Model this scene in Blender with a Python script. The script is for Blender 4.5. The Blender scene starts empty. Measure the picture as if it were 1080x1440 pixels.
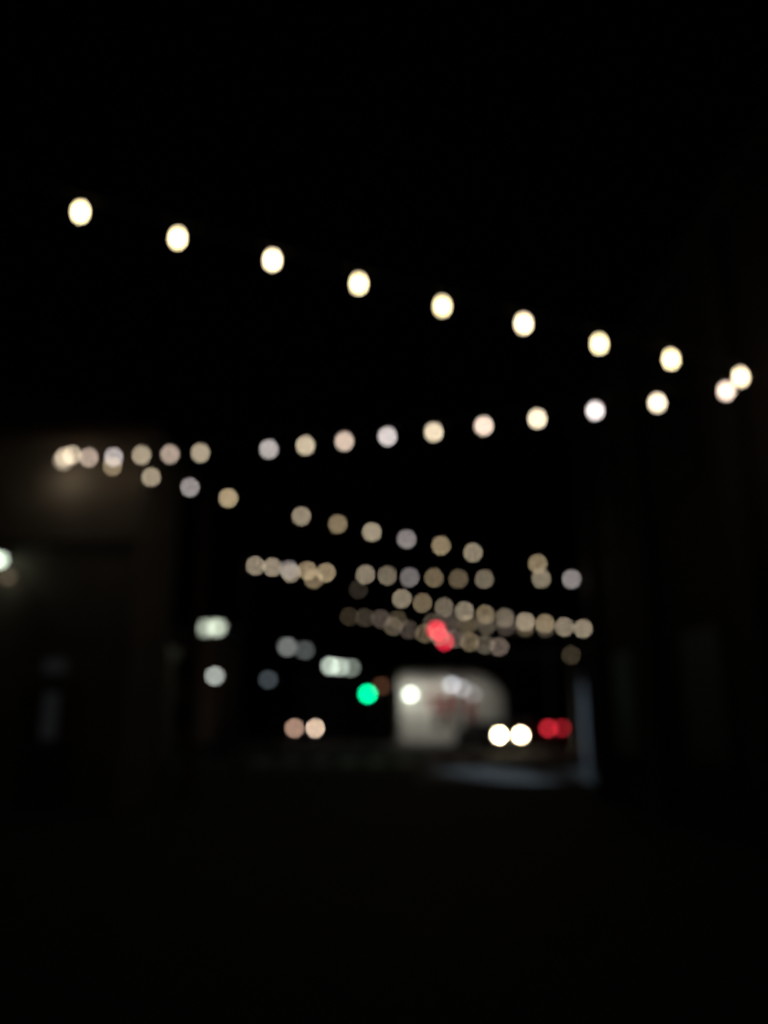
import bpy, bmesh, math, random
from mathutils import Vector, Matrix
random.seed(4)
scene=bpy.context.scene
FPX=804.0      # focal length in pixels of the delivered picture
DISC=19.5      # diameter of the out-of-focus disc, pixels

# ------------------------------------------------------------------ materials
def mat(name,col,rough=0.8,col2=None,scale=5.0,metal=0.0):
    m=bpy.data.materials.new(name); m.use_nodes=True
    nt=m.node_tree; b=nt.nodes['Principled BSDF']
    b.inputs['Base Color'].default_value=(*col,1); b.inputs['Roughness'].default_value=rough
    b.inputs['Metallic'].default_value=metal
    if col2:
        tc=nt.nodes.new('ShaderNodeTexCoord'); n=nt.nodes.new('ShaderNodeTexNoise')
        n.inputs['Scale'].default_value=scale; n.inputs['Detail'].default_value=6
        r=nt.nodes.new('ShaderNodeValToRGB')
        r.color_ramp.elements[0].color=(*col,1); r.color_ramp.elements[1].color=(*col2,1)
        r.color_ramp.elements[0].position=.35; r.color_ramp.elements[1].position=.65
        nt.links.new(tc.outputs['Object'],n.inputs['Vector']); nt.links.new(n.outputs['Fac'],r.inputs['Fac'])
        nt.links.new(r.outputs['Color'],b.inputs['Base Color'])
    return m
def brickmat(name,c1,c2,mortar,scale=4):
    m=mat(name,c1,0.9); nt=m.node_tree; b=nt.nodes['Principled BSDF']
    tc=nt.nodes.new('ShaderNodeTexCoord'); mp=nt.nodes.new('ShaderNodeMapping')
    mp.inputs['Rotation'].default_value=(math.radians(90),0,0)
    k=nt.nodes.new('ShaderNodeTexBrick'); k.inputs['Scale'].default_value=scale
    k.inputs['Color1'].default_value=(*c1,1);k.inputs['Color2'].default_value=(*c2,1);k.inputs['Mortar'].default_value=(*mortar,1)
    nt.links.new(tc.outputs['Object'],mp.inputs['Vector']);nt.links.new(mp.outputs['Vector'],k.inputs['Vector'])
    nt.links.new(k.outputs['Color'],b.inputs['Base Color']); return m
M_asph=mat('asphalt',(.04,.04,.042),.85,(.06,.06,.06),3)
M_pave=mat('dark_paving',(.035,.034,.032),.9,(.055,.052,.05),2)
M_curb=mat('kerb_concrete',(.35,.34,.32),.8,(.42,.41,.4),4)
M_paint=mat('road_paint',(.75,.75,.72),.6)
M_brick=brickmat('brick',(.26,.13,.09),(.2,.1,.07),(.3,.28,.25))
M_brick2=brickmat('dark_painted_brick',(.045,.032,.026),(.038,.028,.022),(.05,.045,.04))
M_stucco=mat('stucco',(.25,.215,.175),.9,(.18,.155,.125),1.5)
M_white=mat('white_plaster',(.76,.75,.71),.8,(.64,.63,.58),2)
M_roof=mat('shingle',(.09,.08,.075),.9,(.13,.115,.1),6)
M_metal=mat('dark_metal',(.04,.04,.045),.5,metal=.6)
M_galv=mat('galvanised',(.3,.31,.32),.5,metal=.5)
M_wood=mat('wood',(.12,.075,.045),.7,(.17,.11,.07),9)
M_glassD=mat('dark_glass',(.02,.022,.025),.3)
M_black=mat('black_rubber',(.015,.015,.015),.7)
M_cable=mat('cable',(.02,.02,.02),.6)
M_red=mat('red_cloth',(.45,.04,.04),.8)

def emat(name,col,strength):
    m=bpy.data.materials.new(name); m.use_nodes=True; nt=m.node_tree; nt.nodes.clear()
    e=nt.nodes.new('ShaderNodeEmission'); e.inputs['Color'].default_value=(*col,1); e.inputs['Strength'].default_value=strength
    o=nt.nodes.new('ShaderNodeOutputMaterial'); nt.links.new(e.outputs[0],o.inputs[0]); return m
def lampmat(name,col,level,dia,depth):
    """lens/globe whose luminance is set from how bright its defocused spot is"""
    d=dia*FPX/depth
    return emat(name,col,level*(DISC*DISC+d*d)/(d*d))
M_bulb=bpy.data.materials.new('bulb_glass'); M_bulb.use_nodes=True
nt=M_bulb.node_tree; nt.nodes.clear()
a=nt.nodes.new('ShaderNodeAttribute'); a.attribute_name='glow'
e=nt.nodes.new('ShaderNodeEmission'); o=nt.nodes.new('ShaderNodeOutputMaterial')
a2=nt.nodes.new('ShaderNodeAttribute'); a2.attribute_name='power'
nt.links.new(a.outputs['Color'],e.inputs['Color']); nt.links.new(a2.outputs['Fac'],e.inputs['Strength']); nt.links.new(e.outputs[0],o.inputs[0])

# ------------------------------------------------------------------ mesh helpers
def empty(name,loc=(0,0,0),rz=0):
    o=bpy.data.objects.new(name,None); o.location=loc; o.rotation_euler=(0,0,rz); scene.collection.objects.link(o); return o
def obj(name,bm,m,parent=None,smooth=False,loc=None):
    me=bpy.data.meshes.new(name); bm.to_mesh(me); bm.free()
    for x in (m if isinstance(m,(list,tuple)) else [m]): me.materials.append(x)
    if smooth:
        for p in me.polygons: p.use_smooth=True
    o=bpy.data.objects.new(name,me); scene.collection.objects.link(o)
    if parent: o.parent=parent
    if loc: o.location=loc
    return o
def addbox(bm,x0,x1,y0,y1,z0,z1,mi=0):
    r=bmesh.ops.create_cube(bm,size=1,matrix=Matrix.Translation(((x0+x1)/2,(y0+y1)/2,(z0+z1)/2))@Matrix.Diagonal((x1-x0,y1-y0,z1-z0,1)))
    for f in {f for v in r['verts'] for f in v.link_faces}: f.material_index=mi
def box(name,x0,x1,y0,y1,z0,z1,m,parent=None,bev=0):
    bm=bmesh.new(); addbox(bm,x0,x1,y0,y1,z0,z1)
    if bev: bmesh.ops.bevel(bm,geom=bm.edges[:],offset=bev,segments=2,affect='EDGES')
    return obj(name,bm,m,parent)
def cyl(bm,p0,p1,r0,r1=None,seg=12,mi=0):
    p0=Vector(p0);p1=Vector(p1);r1=r0 if r1 is None else r1
    d=p1-p0; q=d.to_track_quat('Z','Y').to_matrix().to_4x4()
    r=bmesh.ops.create_cone(bm,cap_ends=True,segments=seg,radius1=r0,radius2=r1,depth=d.length,matrix=Matrix.Translation((p0+p1)/2)@q)
    for f in {f for v in r['verts'] for f in v.link_faces}: f.material_index=mi
def lathe(bm,prof,center,seg=12,mi=0):
    rings=[]
    for r,z in prof:
        rings.append([bm.verts.new((center[0]+r*math.cos(2*math.pi*k/seg),center[1]+r*math.sin(2*math.pi*k/seg),center[2]+z)) for k in range(seg)])
    fs=[]
    for i in range(len(rings)-1):
        for k in range(seg):
            f=bm.faces.new((rings[i][k],rings[i][(k+1)%seg],rings[i+1][(k+1)%seg],rings[i+1][k])); f.material_index=mi; f.smooth=True; fs.append(f)
    for R in (rings[0],rings[-1]):
        f=bm.faces.new(R); f.material_index=mi; fs.append(f)
    return fs
def ball(bm,c,r,mi=0,sub=2):
    rr=bmesh.ops.create_icosphere(bm,subdivisions=sub,radius=r,matrix=Matrix.Translation(c))
    for f in {f for v in rr['verts'] for f in v.link_faces}: f.material_index=mi; f.smooth=True

# ------------------------------------------------------------------ ground
box('ground',-400,400,-60,900,-.5,-.02,M_asph)
box('plaza_pavement',-20,4.7,-8,26,-.019,.0,M_pave)
box('concrete_walkway',.9,5.9,22.6,26.0,.004,.02,M_curb)
box('road',-120,120,30,54,-.015,-.008,M_asph)
bm=bmesh.new()
for i in range(-20,20): addbox(bm,i*6,i*6+3,41.9,42.05,-.004,0)
addbox(bm,-120,-13,53.3,53.45,-.004,0); addbox(bm,.5,120,53.3,53.45,-.004,0)
for i in range(9): addbox(bm,-5+i*1.1,-4.4+i*1.1,31,34.2,-.004,0)
obj('road_markings',bm,M_paint)
bm=bmesh.new(); addbox(bm,-120,120,26.02,26.2,-.02,.13); addbox(bm,-120,-13,54.4,54.6,-.02,.13); addbox(bm,.3,120,54.4,54.6,-.02,.13)
obj('kerb',bm,M_curb)
box('sidewalk',.3,120,54.6,56,-.02,.12,M_pave)
box('sidewalk',-120,-13,54.6,58,-.02,.12,M_pave)

# ------------------------------------------------------------------ string lights
dimmed={}
def string_lights(A,B,sag,n,idx,dia,drop,levels,cols,D0,D1,ext0=0.0,ext1=0.0,tall=1.0,vary=(.85,1.12)):
    A=Vector(A);B=Vector(B)
    par=empty('string_lights')
    def P(t):
        p=A.lerp(B,t); p.z-=sag*4*t*(1-t); return p
    cu=bpy.data.curves.new('cable','CURVE'); cu.dimensions='3D'; cu.bevel_depth=.007; sp=cu.splines.new('POLY')
    N=60; sp.points.add(N)
    for k in range(N+1):
        t=-ext0+(1+ext0+ext1)*k/N; p=P(t); sp.points[k].co=(p.x,p.y,p.z+drop,1)
    cu.materials.append(M_cable); c=bpy.data.objects.new('cable',cu); scene.collection.objects.link(c); c.parent=par
    bm=bmesh.new(); fc=[]
    R=dia/2
    prof=[(R*.15,-R*tall),(R*.55,-R*.84*tall),(R*.88,-R*.5*tall),(R,0),(R*.93,R*.4*tall),(R*.7,R*.85*tall),(R*.4,R*1.25*tall)]
    for j,i in enumerate(idx):
        t=i/n; p=P(t)+Vector((random.uniform(-.012,.012),0,random.uniform(-.018,.018)))
        fs=lathe(bm,prof,p,12,0)
        dd=dia*FPX/(D0+(D1-D0)*t)
        lv=levels(t) if callable(levels) else levels
        lv*=random.uniform(*vary)
        if i in dimmed: lv*=dimmed[i]
        cc=cols[j%len(cols)]
        w=lv*(DISC**2+dd*dd)/(dd*dd)
        for f in fs: fc.append((f,cc,w))
        cyl(bm,p+Vector((0,0,R*1.2*tall)),p+Vector((0,0,max(drop,R*2.2*tall))),.018,.016,8,1)
    bm.faces.index_update()
    data=[((1,1,1),0)]*len(bm.faces)
    for f,cc,w in fc: data[f.index]=(cc,w)
    me=bpy.data.meshes.new('bulbs'); bm.to_mesh(me); bm.free()
    me.materials.append(M_bulb); me.materials.append(M_black)
    me.attributes.new('glow','FLOAT_COLOR','CORNER'); me.attributes.new('power','FLOAT','FACE')
    pa=me.attributes['power']
    pa.data.foreach_set('value',[float(w) for cc,w in data])
    ga=me.attributes['glow']; flat=[]
    for pl in me.polygons:
        for _ in range(pl.loop_total): flat.extend((*data[pl.index][0],1.0))
    ga.data.foreach_set('color',flat)
    b=bpy.data.objects.new('bulbs',me); scene.collection.objects.link(b); b.parent=par
    return par
W=(1,.82,.58); WW=(1,.76,.46); CW=(.93,.83,.80); PK=(1,.77,.62)
string_lights((-2.75,6.38,6.07),(3.94,8.24,5.28),.04,8,range(9),.068,.14,lambda t:2.1-1.05*t,[(1,.83,.47),(1,.82,.46),(1,.81,.52)],7.3,8.9,.35,.03,1.6)
string_lights((3.83,8.38,5.16),(-6.24,14.93,6.56),.20,16,[0,1,2,3,4,5,6,7,8,9,11,12,13,14,15,16],.075,.12,lambda t:1.1-.88*min(1,t*1.5)+.08*(t>.6),[PK,W,CW,W,PK,W,CW],9,15.7,.03,0.02,1.2)
dimmed={0:1.3,4:1.6}
string_lights((-6.1,14.93,6.59),(3.41,17.56,4.96),.15,13,[0,1,2,3,4,6,7,8,9,10,11,13],.08,.12,.25,[W,WW,W,CW,WW],15.7,17.8,.01,.12,vary=(.75,1.2))
dimmed={5:.4,0:.8}
string_lights((4.856,17.51,4.60),(-4.08,25.12,6.32),.15,15,[0,1,2,4,5,6,7,8,9,11,12,13,14,15],.095,.12,.18,[WW,CW,W,W,WW],17.7,25.5,.0,.12,vary=(.65,1.3))
dimmed={3:.15}
string_lights((-2.96,25.18,6.08),(6.94,28.13,4.65),.165,14,[0,1,3,5,6,7,8,9,10,11,12,13,14],.11,.12,.17,[W,WW,W],25.5,28,.14,.1,vary=(.65,1.35))
dimmed={10:.4,11:.3,9:.7}
string_lights((5.725,28.63,4.73),(-1.41,32.5,5.64),.05,11,[0,1,2,3,4,5,6,8,9,10,11],.12,.12,.055,[W,WW,PK],28.5,32.5,.1,.3,vary=(.6,1.4))
dimmed={0:.5,1:.5,12:.25}
string_lights((.391,34.13,5.415),(8.38,36.5,4.376),.145,12,[0,1,2,3,4,5,6,7,12],.13,.12,.10,[W,PK,WW],34,36,.3,.1,vary=(.65,1.35))

# ------------------------------------------------------------------ left building (stucco, eaves, lit by a wall lamp)
lb=empty('stucco_building')
bm=bmesh.new()
addbox(bm,-18,-4.9,15.6,18.6,0,7.2); obj('walls',bm,M_stucco,lb)
bm=bmesh.new()
v=[(-18.4,15.1,7.2),(-4.5,15.1,7.2),(-4.5,19.1,7.2),(-18.4,19.1,7.2),(-16.4,17.1,8.9),(-8.2,17.1,8.9)]
v=[bm.verts.new(q) for q in v]
for f in [(0,1,5,4),(1,2,5),(2,3,4,5),(3,0,4),(3,2,1,0)]: bm.faces.new([v[k] for k in f])
obj('roof',bm,M_roof,lb)
box('eave_board',-18.42,-4.48,15.05,15.098,7.0,7.25,M_wood,lb)
box('belt_course',-18.05,-4.85,15.5,15.597,5.0,5.16,M_stucco,lb)
M_dim=emat('dim_window',(.9,.95,1.0),.008)
bm=bmesh.new();bm2=bmesh.new()
for x,z0,z1 in [(-16.5,3.2,4.6),(-13.5,3.2,4.6),(-10.5,3.2,4.6),(-16.5,.9,2.5),(-13.5,.9,2.5),(-10.2,.9,2.5)]:
    addbox(bm,x-.55,x+.55,15.56,15.595,z0,z1); addbox(bm2,x-.65,x+.65,15.52,15.555,z0-.1,z0-.001)
    addbox(bm2,x-.03,x+.03,15.53,15.558,z0,z1)
obj('window_panes',bm,M_glassD,lb);obj('window_trim',bm2,M_wood,lb)
box('door',-6.75,-5.75,15.53,15.596,.02,2.3,M_wood,lb)
box('door_sidelight_glass',-6.38,-6.12,15.48,15.527,1.25,2.1,M_dim,lb)
box('transom_glass',-6.45,-6.05,15.48,15.527,2.45,2.72,M_dim,lb)
def wall_lamp(x,y,z,r,col,level,depth,arm=.3):
    p=empty('wall_lamp',(x,y,z)); bm=bmesh.new()
    cyl(bm,(0,arm,.1),(0,arm-.04,.1),.07); cyl(bm,(0,arm-.03,.1),(0,.03,r+.06),.015)
    lathe(bm,[(r*1.35,r*.4),(r*.9,r*1.1),(.03,r*1.3)],(0,0,0),16)
    obj('bracket_and_shade',bm,M_metal,p)
    bm=bmesh.new(); ball(bm,(0,0,0),r); obj('globe',bm,lampmat('globe_glow',col,level,r*2,depth),p,True)
    return p
wall_lamp(-7.44,15.25,4.60,.10,(.85,1,.8),1.1,15)
wall_lamp(-7.24,15.3,4.27,.07,(1,.75,.45),.05,15)
wall_lamp(-6.33,15.1,6.55,.07,(1,.82,.6),.30,15.5,.5)
def point(name,loc,col,power,rad=.05,parent=None):
    l=bpy.data.lights.new(name,'POINT'); l.color=col; l.energy=power; l.shadow_soft_size=rad
    o=bpy.data.objects.new(name,l); o.location=loc; scene.collection.objects.link(o)
    if parent:o.parent=parent
    return o
point('wall_lamp_light',(-6.35,15.17,6.25),(1,.86,.66),2.0,.08)

# right building
rb=empty('brick_building')
bm=bmesh.new(); addbox(bm,4.7,16,-4,18,0,8.5); obj('walls',bm,M_brick2,rb)
bm=bmesh.new()
for y in (2.0,6.0,10.0,14.0,17.7): addbox(bm,4.5,4.697,y-.25,y+.25,0,8.2)
addbox(bm,4.45,4.697,-4,18.1,8.21,8.6); obj('pilasters_and_cornice',bm,M_brick2,rb)
bm=bmesh.new();bm2=bmesh.new()
for y in (4,8,12,16):
    for z in (1.0,5.2):
        addbox(bm,4.66,4.695,y-.7,y+.7,z,z+1.9); addbox(bm2,4.6,4.69,y-.8,y+.8,z-.12,z-.001)
obj('window_panes',bm,mat('unlit_window_glass',(.015,.015,.016),.5),rb);obj('window_sills',bm2,M_brick2,rb)

# support posts
def post(name,x,y,h,r=.06,m=M_metal):
    bm=bmesh.new(); cyl(bm,(x,y,0),(x,y,h),r,r*.8); cyl(bm,(x,y,0),(x,y,.12),r*2.2,r*1.8); ball(bm,(x,y,h+.03),r*1.1); return obj(name,bm,m)
post('timber_post',-4.45,19.3,6.9,.12,M_wood)
post('support_post',7.15,28.2,5.0); post('support_post',-4.4,25.3,6.6); post('support_post',-3.0,33.4,6.1);post('support_post',9.3,36.8,4.7)
post('support_post',5.28,18.6,5.2)
post('white_post',5.45,22.6,2.8,.07,mat('white_paint',(.75,.77,.8),.5))

# ------------------------------------------------------------------ street lamps
def street_lamp(x,y,z,col,level,depth,r=.14,arm=.9,side=1):
    p=empty('street_lamp',(x,y,0)); bm=bmesh.new()
    px=side*arm
    cyl(bm,(px,0,0),(px,0,.5),.14,.11); cyl(bm,(px,0,.5),(px,0,z+.1),.08,.05)
    prev=(px,0,z+.1)
    for k in range(1,7):
        a=k/6; q=(px*(1-a),0,z+.1+.22*math.sin(a*math.pi*.75)); cyl(bm,prev,q,.03,.03,8); prev=q
    lathe(bm,[(r*1.5,r*.5),(r*1.2,r*1.0),(r*.5,r*1.5),(.04,r*1.8)],(0,0,z),16)
    obj('pole_and_arm',bm,M_metal,p)
    bm=bmesh.new(); ball(bm,(0,0,z),r); obj('lamp_lens',bm,lampmat('lens_glow',col,level,2*r,depth),p,True)
    return p
GW=(.86,1,.84)
street_lamp(-7.76,35,5.48,(.85,.95,.75),.45,34.9,.24)
street_lamp(-7.66,37,5.72,(.85,.95,.75),.60,36.8,.24)
street_lamp(-6.82,33,3.32,(.93,1,.9),.42,32.4,.13,.4)
street_lamp(-5.65,40,3.51,(.75,.9,1),.06,39.2,.13,.4)
street_lamp(-5.36,45,5.53,(.95,1,.95),.18,44.5,.2)
street_lamp(-4.9,50,5.75,(.9,1,.97),.12,49.4,.2)
street_lamp(-3.4,52,4.93,GW,.60,51.2,.2); street_lamp(-2.9,54,5.0,GW,.40,53,.2,.9,-1); street_lamp(-2.35,58,5.2,GW,.20,57,.2,.9,-1)
street_lamp(4.11,50,3.69,(.9,.93,1),.38,48.9,.2,.3); street_lamp(4.94,52,3.55,(.95,.95,.98),.2,50.8,.2,.3); street_lamp(5.83,54,3.27,(1,.95,.95),.10,52.7,.2,.3)

# ------------------------------------------------------------------ traffic signals
def signal_head(parent,x,y,z,lit,col,level,depth):
    zc=z+(lit-1)*.36
    bm=bmesh.new(); addbox(bm,x-.19,x+.19,y,y+.22,zc-.56,zc+.56); bmesh.ops.bevel(bm,geom=bm.edges[:],offset=.03,segments=2,affect='EDGES')
    for k in range(3):
        zz=zc+.36-.36*k
        for s in range(7):   # visor
            a0=math.pi*(s/7);a1=math.pi*((s+1)/7)
            q=[(x+.165*math.cos(a0),zz+.165*math.sin(a0)),(x+.165*math.cos(a1),zz+.165*math.sin(a1))]
            vs=[bm.verts.new(w) for w in ((q[0][0],y,q[0][1]),(q[1][0],y,q[1][1]),(q[1][0],y-.2,q[1][1]),(q[0][0],y-.2,q[0][1]))]
            bm.faces.new(vs)
    addbox(bm,x-.33,x+.33,y+.1,y+.115,zc-.7,zc+.7)
    obj('housing',bm,M_metal,parent)
    for k in range(3):
        zz=zc+.36-.36*k; bm=bmesh.new(); cyl(bm,(x,y+.01,zz),(x,y-.02,zz),.15,.14,20)
        if k==lit: m=lampmat('lit_lens',col,level,.3,depth)
        else: m=mat('unlit_lens',[(.2,.02,.02),(.25,.15,.02),(.02,.2,.1)][k],.3)
        obj('lens',bm,m,parent)
t=empty('traffic_light'); signal_head(t,-.79,40,2.81,2,(0,.80,.30),1.5,39)
bm=bmesh.new(); cyl(bm,(-.79,40.35,0),(-.79,40.35,3.9),.07,.06); cyl(bm,(-.79,40.35,0),(-.79,40.35,.3),.16,.12); addbox(bm,-.84,-.74,40.22,40.35,3.05,3.15); obj('pole',bm,M_metal,t)
for (x,y,z,px) in ((2.6,40,5.9,8.2),(3.33,45,5.8,10.5)):
    t=empty('traffic_light'); signal_head(t,x,y,z,0,(1,.025,.07),.80,y)
    bm=bmesh.new(); cyl(bm,(px,y+.35,0),(px,y+.35,6.6),.12,.09); cyl(bm,(px,y+.35,6.4),(x-.4,y+.3,6.5),.08,.05); cyl(bm,(px,y+.35,0),(px,y+.35,.4),.2,.16)
    addbox(bm,x-.04,x+.04,y+.2,y+.34,z-.4,6.5); obj('mast_pole',bm,M_galv,t)
t=empty('pedestrian_signal'); bm=bmesh.new(); addbox(bm,-.42,.06,52,52.25,3.42,3.9); addbox(bm,-.45,.09,51.85,52,3.9,3.93); cyl(bm,(-.18,52.4,0),(-.18,52.4,3.9),.06); addbox(bm,-.22,-.14,52.25,52.4,3.6,3.7); obj('housing_and_pole',bm,M_metal,t)
box('symbol_panel',-.33,-.03,51.97,51.998,3.5,3.8,lampmat('orange_glow',(1,.42,.22),.035,.3,51),t)

# ------------------------------------------------------------------ lit white building across the road
wb=empty('white_storefront_building')
X0,X1,YB=.96,8.2,56.0
bm=bmesh.new()
pts=[(X0,0),(X1,0)]
pts+= [(X1,2.6)]+[(X1-2.6+2.6*math.cos(a),2.6+2.2*math.sin(a)) for a in [math.radians(q) for q in (15,30,45,60,75,90)]]+[(X0,4.8)]
f0=bm.faces.new([bm.verts.new((x,YB+.001,z)) for x,z in pts]); r=bmesh.ops.extrude_face_region(bm,geom=[f0])
bmesh.ops.translate(bm,verts=[q for q in r['geom'] if isinstance(q,bmesh.types.BMVert)],vec=(0,10,0)); bmesh.ops.recalc_face_normals(bm,faces=bm.faces[:])
obj('walls',bm,M_white,wb)
bm=bmesh.new(); addbox(bm,X0,X1-2.6,YB-.5,YB-.003,3.3,3.4); obj('canopy',bm,M_white,wb)
bm=bmesh.new();bg=bmesh.new();br=bmesh.new()
for x in (1.2,2.2,3.2,4.2,5.2,6.2,7.2,8.0): addbox(bm,x-.09,x+.09,YB-.12,YB-.004,0.12,3.2)
for x in (3.7,4.7,5.7): addbox(bg,x-.3,x+.3,YB-.04,YB-.002,1.0,2.8)
for x,w,z0,z1 in ((3.35,.12,2.1,3.6),(4.25,.14,1.9,3.5),(5.0,.1,2.4,3.8),(5.9,.14,1.6,3.0)): addbox(br,x-w,x+w,YB-.2,YB-.15,z0,z1)
obj('columns',bm,M_white,wb);obj('shop_windows',bg,mat('shop_glass',(.16,.15,.14),.2),wb);obj('hanging_banners',br,M_red,wb)
wall_lamp(1.77,55.6,3.3,.22,(.9,1,.85),1.1,54.2,.35)
fl=empty('added_flood_rail'); bm=bmesh.new(); cyl(bm,(X0,53.9,4.9),(X1,53.9,4.9),.03)  # invented rail and spots, added to brighten the white facade
for x in (X0,X1): cyl(bm,(x,53.9,0),(x,53.9,4.9),.05)
for x in (1.8,4,6): addbox(bm,x-.12,x+.12,53.8,54.0,4.7,4.86)
obj('added_rail',bm,M_metal,fl)
for x,pw in ((1.8,190),(4,130),(6,60)):
    s=bpy.data.lights.new('added_flood','SPOT'); s.energy=pw; s.color=(1,.95,.84); s.spot_size=math.radians(120); s.spot_blend=.9; s.shadow_soft_size=.1
    o=bpy.data.objects.new('added_flood',s); o.location=(x,53.9,4.6); scene.collection.objects.link(o); o.parent=fl
    o.rotation_euler=(Vector((0,1,-1.5)).to_track_quat('-Z','Y')).to_euler()

# added cool spot to light the walkway; its housing on the brick wall is invented
bl=empty('added_walkway_lamp'); box('housing',5.2,5.5,18.02,18.14,4.3,4.5,M_metal,bl)
s=bpy.data.lights.new('added_walkway_spot','SPOT'); s.energy=760; s.color=(.6,.80,1); s.spot_size=math.radians(36); s.spot_blend=.8; s.shadow_soft_size=.05
o=bpy.data.objects.new('added_walkway_spot',s); o.location=(5.3,18.2,4.3); o.rotation_euler=(Vector((4.2,24.6,0))-Vector((5.3,18.2,4.3))).to_track_quat('-Z','Y').to_euler(); scene.collection.objects.link(o); o.parent=bl

# ------------------------------------------------------------------ background buildings (dark)
def bldg(name,x0,x1,y0,y1,h,m,par=.4,rows=2):
    p=empty(name); bm=bmesh.new(); addbox(bm,x0,x1,y0,y1,0,h); obj('walls',bm,m,p)
    bm=bmesh.new(); addbox(bm,x0-.1,x1+.1,y0-.1,y1+.1,h+.002,h+par); obj('parapet',bm,M_curb,p)
    bm=bmesh.new(); n=max(2,int((x1-x0)/2.6)); st=(x1-x0)/n
    for r_ in range(rows):
        for k in range(n):
            x=x0+st*(k+.5); z=1.0+r_*3.2
            if z+1.7<h: addbox(bm,x-.6,x+.6,y0-.05,y0-.003,z,z+1.7)
    obj('windows',bm,M_glassD,p); return p
bldg('brick_building',-34,-13,58,75,7.5,M_brick)
bldg('brick_building',-60,-35,58,75,9,M_brick2,rows=2)
bldg('shop_building',-13.5,-9.2,33,36,4.2,M_stucco,rows=1)
bldg('warehouse',14.5,40,58,80,6.5,M_brick2)
bldg('warehouse',-12,8,110,130,7,M_brick)
bldg('brick_building',8.3,14.4,66,80,6.5,M_brick2)

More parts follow.
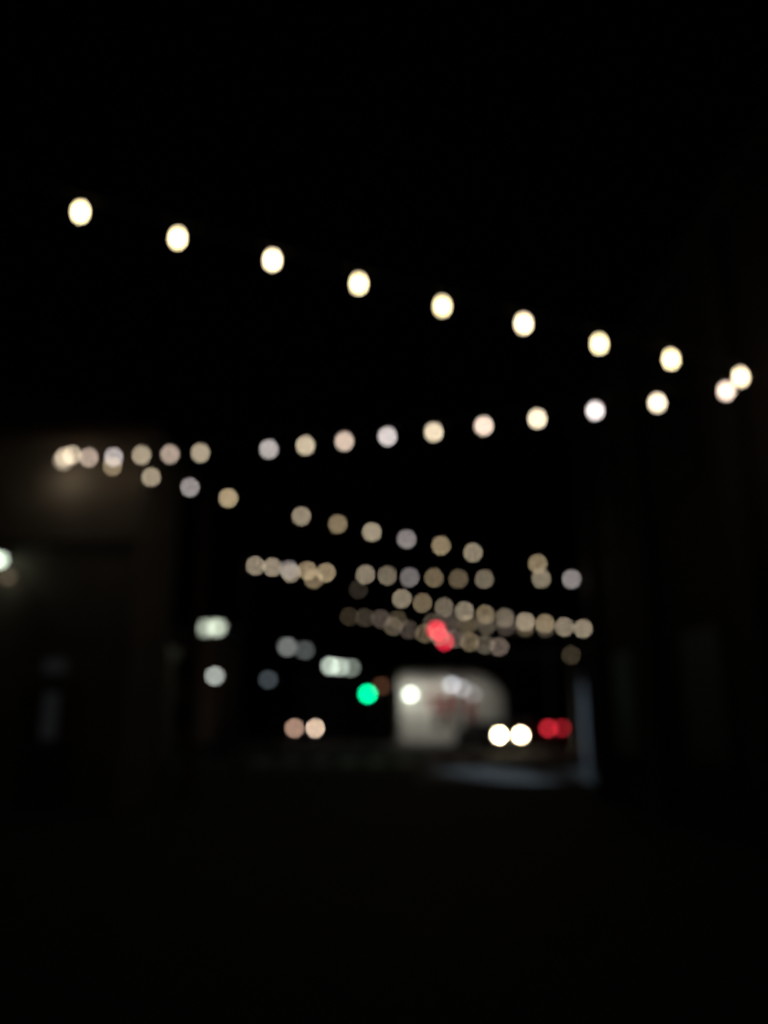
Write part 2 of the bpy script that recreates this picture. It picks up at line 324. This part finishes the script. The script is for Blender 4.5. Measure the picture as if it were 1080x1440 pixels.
# ------------------------------------------------------------------ vehicles
def car(name,loc,rz,body,hl=.75,scale=1.0,front=None,rear=None,sepw=.7,depth=46,W2=.9,fcol=((1,.9,.75),(1,.9,.75)),rcol=((1,.035,.06),(1,.035,.06)),hr=.11):
    p=empty(name,loc,rz); p.scale=(scale,)*3
    prof=[(-2.25,.35),(-2.28,.62),(-2.15,.86),(-1.15,1.0),(-.45,1.48),(.9,1.52),(1.65,1.08),(2.2,1.02),(2.27,.6),(2.22,.35)]
    bm=bmesh.new(); rings=[]
    for sx in (-W2,-W2*.98,W2*.98,W2):
        ring=[]
        for y,z in prof:
            f=1 if z<1.1 else .78
            ring.append(bm.verts.new((sx*f,y,z if abs(sx)<W2 else z-.02 if z>.5 else z+.02)))
        rings.append(ring)
    n=len(prof)
    for i in range(3):
        for k in range(n): bm.faces.new((rings[i][k],rings[i][(k+1)%n],rings[i+1][(k+1)%n],rings[i+1][k]))
    bm.faces.new(rings[0]); bm.faces.new(rings[-1]); bmesh.ops.recalc_face_normals(bm,faces=bm.faces[:])
    obj('body',bm,body,p)
    bm=bmesh.new()
    def quad(c): bm.faces.new([bm.verts.new(q) for q in c])
    quad([(-.78,-1.1,1.05),(.78,-1.1,1.05),(.64,-.5,1.47),(-.64,-.5,1.47)])
    quad([(-.78,1.62,1.13),(.78,1.62,1.13),(.64,.97,1.5),(-.64,.97,1.5)])
    for s in (-1,1): quad([(s*.83,-.85,1.08),(s*.83,1.35,1.10),(s*.735,.85,1.46),(s*.735,-.4,1.43)])
    bmesh.ops.translate(bm,verts=bm.verts[:],vec=(0,0,.012)); obj('windows',bm,M_glassD,p)
    bm=bmesh.new()
    for y in (-1.4,1.4):
        for s in (-1,1): cyl(bm,(s*W2*.82,y,.33),(s*(W2+.02),y,.33),.33,.33,20); cyl(bm,(s*(W2+.02),y,.33),(s*(W2+.03),y,.33),.19,.17,12,1)
    obj('wheels',bm,[M_black,M_galv],p)
    bm=bmesh.new(); addbox(bm,-.45,.45,-2.31,-2.27,.5,.68); addbox(bm,-W2*.95,W2*.95,-2.33,-2.26,.34,.46); addbox(bm,-W2*.95,W2*.95,2.25,2.33,.36,.5)
    obj('grille_and_bumpers',bm,M_black,p)
    for s,i in ((-1,0),(1,1)):
        bm=bmesh.new(); cyl(bm,(s*sepw,-2.2,hl),(s*sepw,-2.32,hl),hr,hr*.95,18)
        obj('headlight',bm,lampmat('headlight_glow',fcol[i],front[i],2*hr*scale,depth) if front else M_galv,p)
        bm=bmesh.new(); addbox(bm,s*sepw-.13,s*sepw+.13,2.18,2.33,hl+.03,hl+.25)
        obj('taillight',bm,lampmat('taillight_glow',rcol[i],rear[i],.24*scale,depth) if rear else M_red,p)
    return p
paintA=mat('car_paint',(.25,.26,.28),.3,metal=.4); paintB=mat('car_paint_dark',(.05,.06,.09),.3,metal=.3); paintC=mat('car_paint_red',(.2,.03,.03),.3)
car('hatchback_car',(6.0,48.0,0),math.radians(25),paintA,hl=.78,front=(3.2,3.2),depth=44.3,fcol=((1,.82,.52),(1,.82,.52)),hr=.13)
car('suv',(-6.05,66.5,0),0,paintB,hl=.84,scale=1.15,front=(.34,1.2),depth=61.8,fcol=((1,.62,.45),(1,.74,.54)),sepw=.72,hr=.14)
car('sedan',(8.5,51.7,0),math.radians(180+46),paintC,hl=.86,scale=1.1,rear=(.13,.27),depth=49,sepw=.68)

# ------------------------------------------------------------------ world, moon
w=bpy.data.worlds.new('World'); scene.world=w; w.use_nodes=True
nt=w.node_tree; bg=nt.nodes['Background']; sk=nt.nodes.new('ShaderNodeTexSky'); sk.sky_type='NISHITA'; sk.sun_disc=False
sk.sun_elevation=math.radians(-4); sk.sun_rotation=math.radians(200)
nt.links.new(sk.outputs[0],bg.inputs[0]); bg.inputs[1].default_value=.006
sl=bpy.data.lights.new('moon','SUN'); sl.energy=.004; sl.angle=math.radians(.5); sl.color=(.9,.93,1)
so=bpy.data.objects.new('moon',sl); so.rotation_euler=(math.radians(50),0,math.radians(20)); scene.collection.objects.link(so)

# ------------------------------------------------------------------ camera
cd=bpy.data.cameras.new('camera'); cam=bpy.data.objects.new('camera',cd); scene.collection.objects.link(cam); scene.camera=cam
cam.location=(0,0,1.6); cam.rotation_euler=(math.radians(90)+math.atan(292/1130),0,0)
cd.sensor_fit='VERTICAL'; cd.sensor_height=36; cd.lens=36*1130/1440; cd.clip_end=2000; cd.clip_start=.05
cd.dof.use_dof=True; cd.dof.focus_distance=.3; cd.dof.aperture_fstop=28.25/7.28
scene.view_settings.view_transform='Standard'; scene.view_settings.look='None'; scene.view_settings.exposure=0
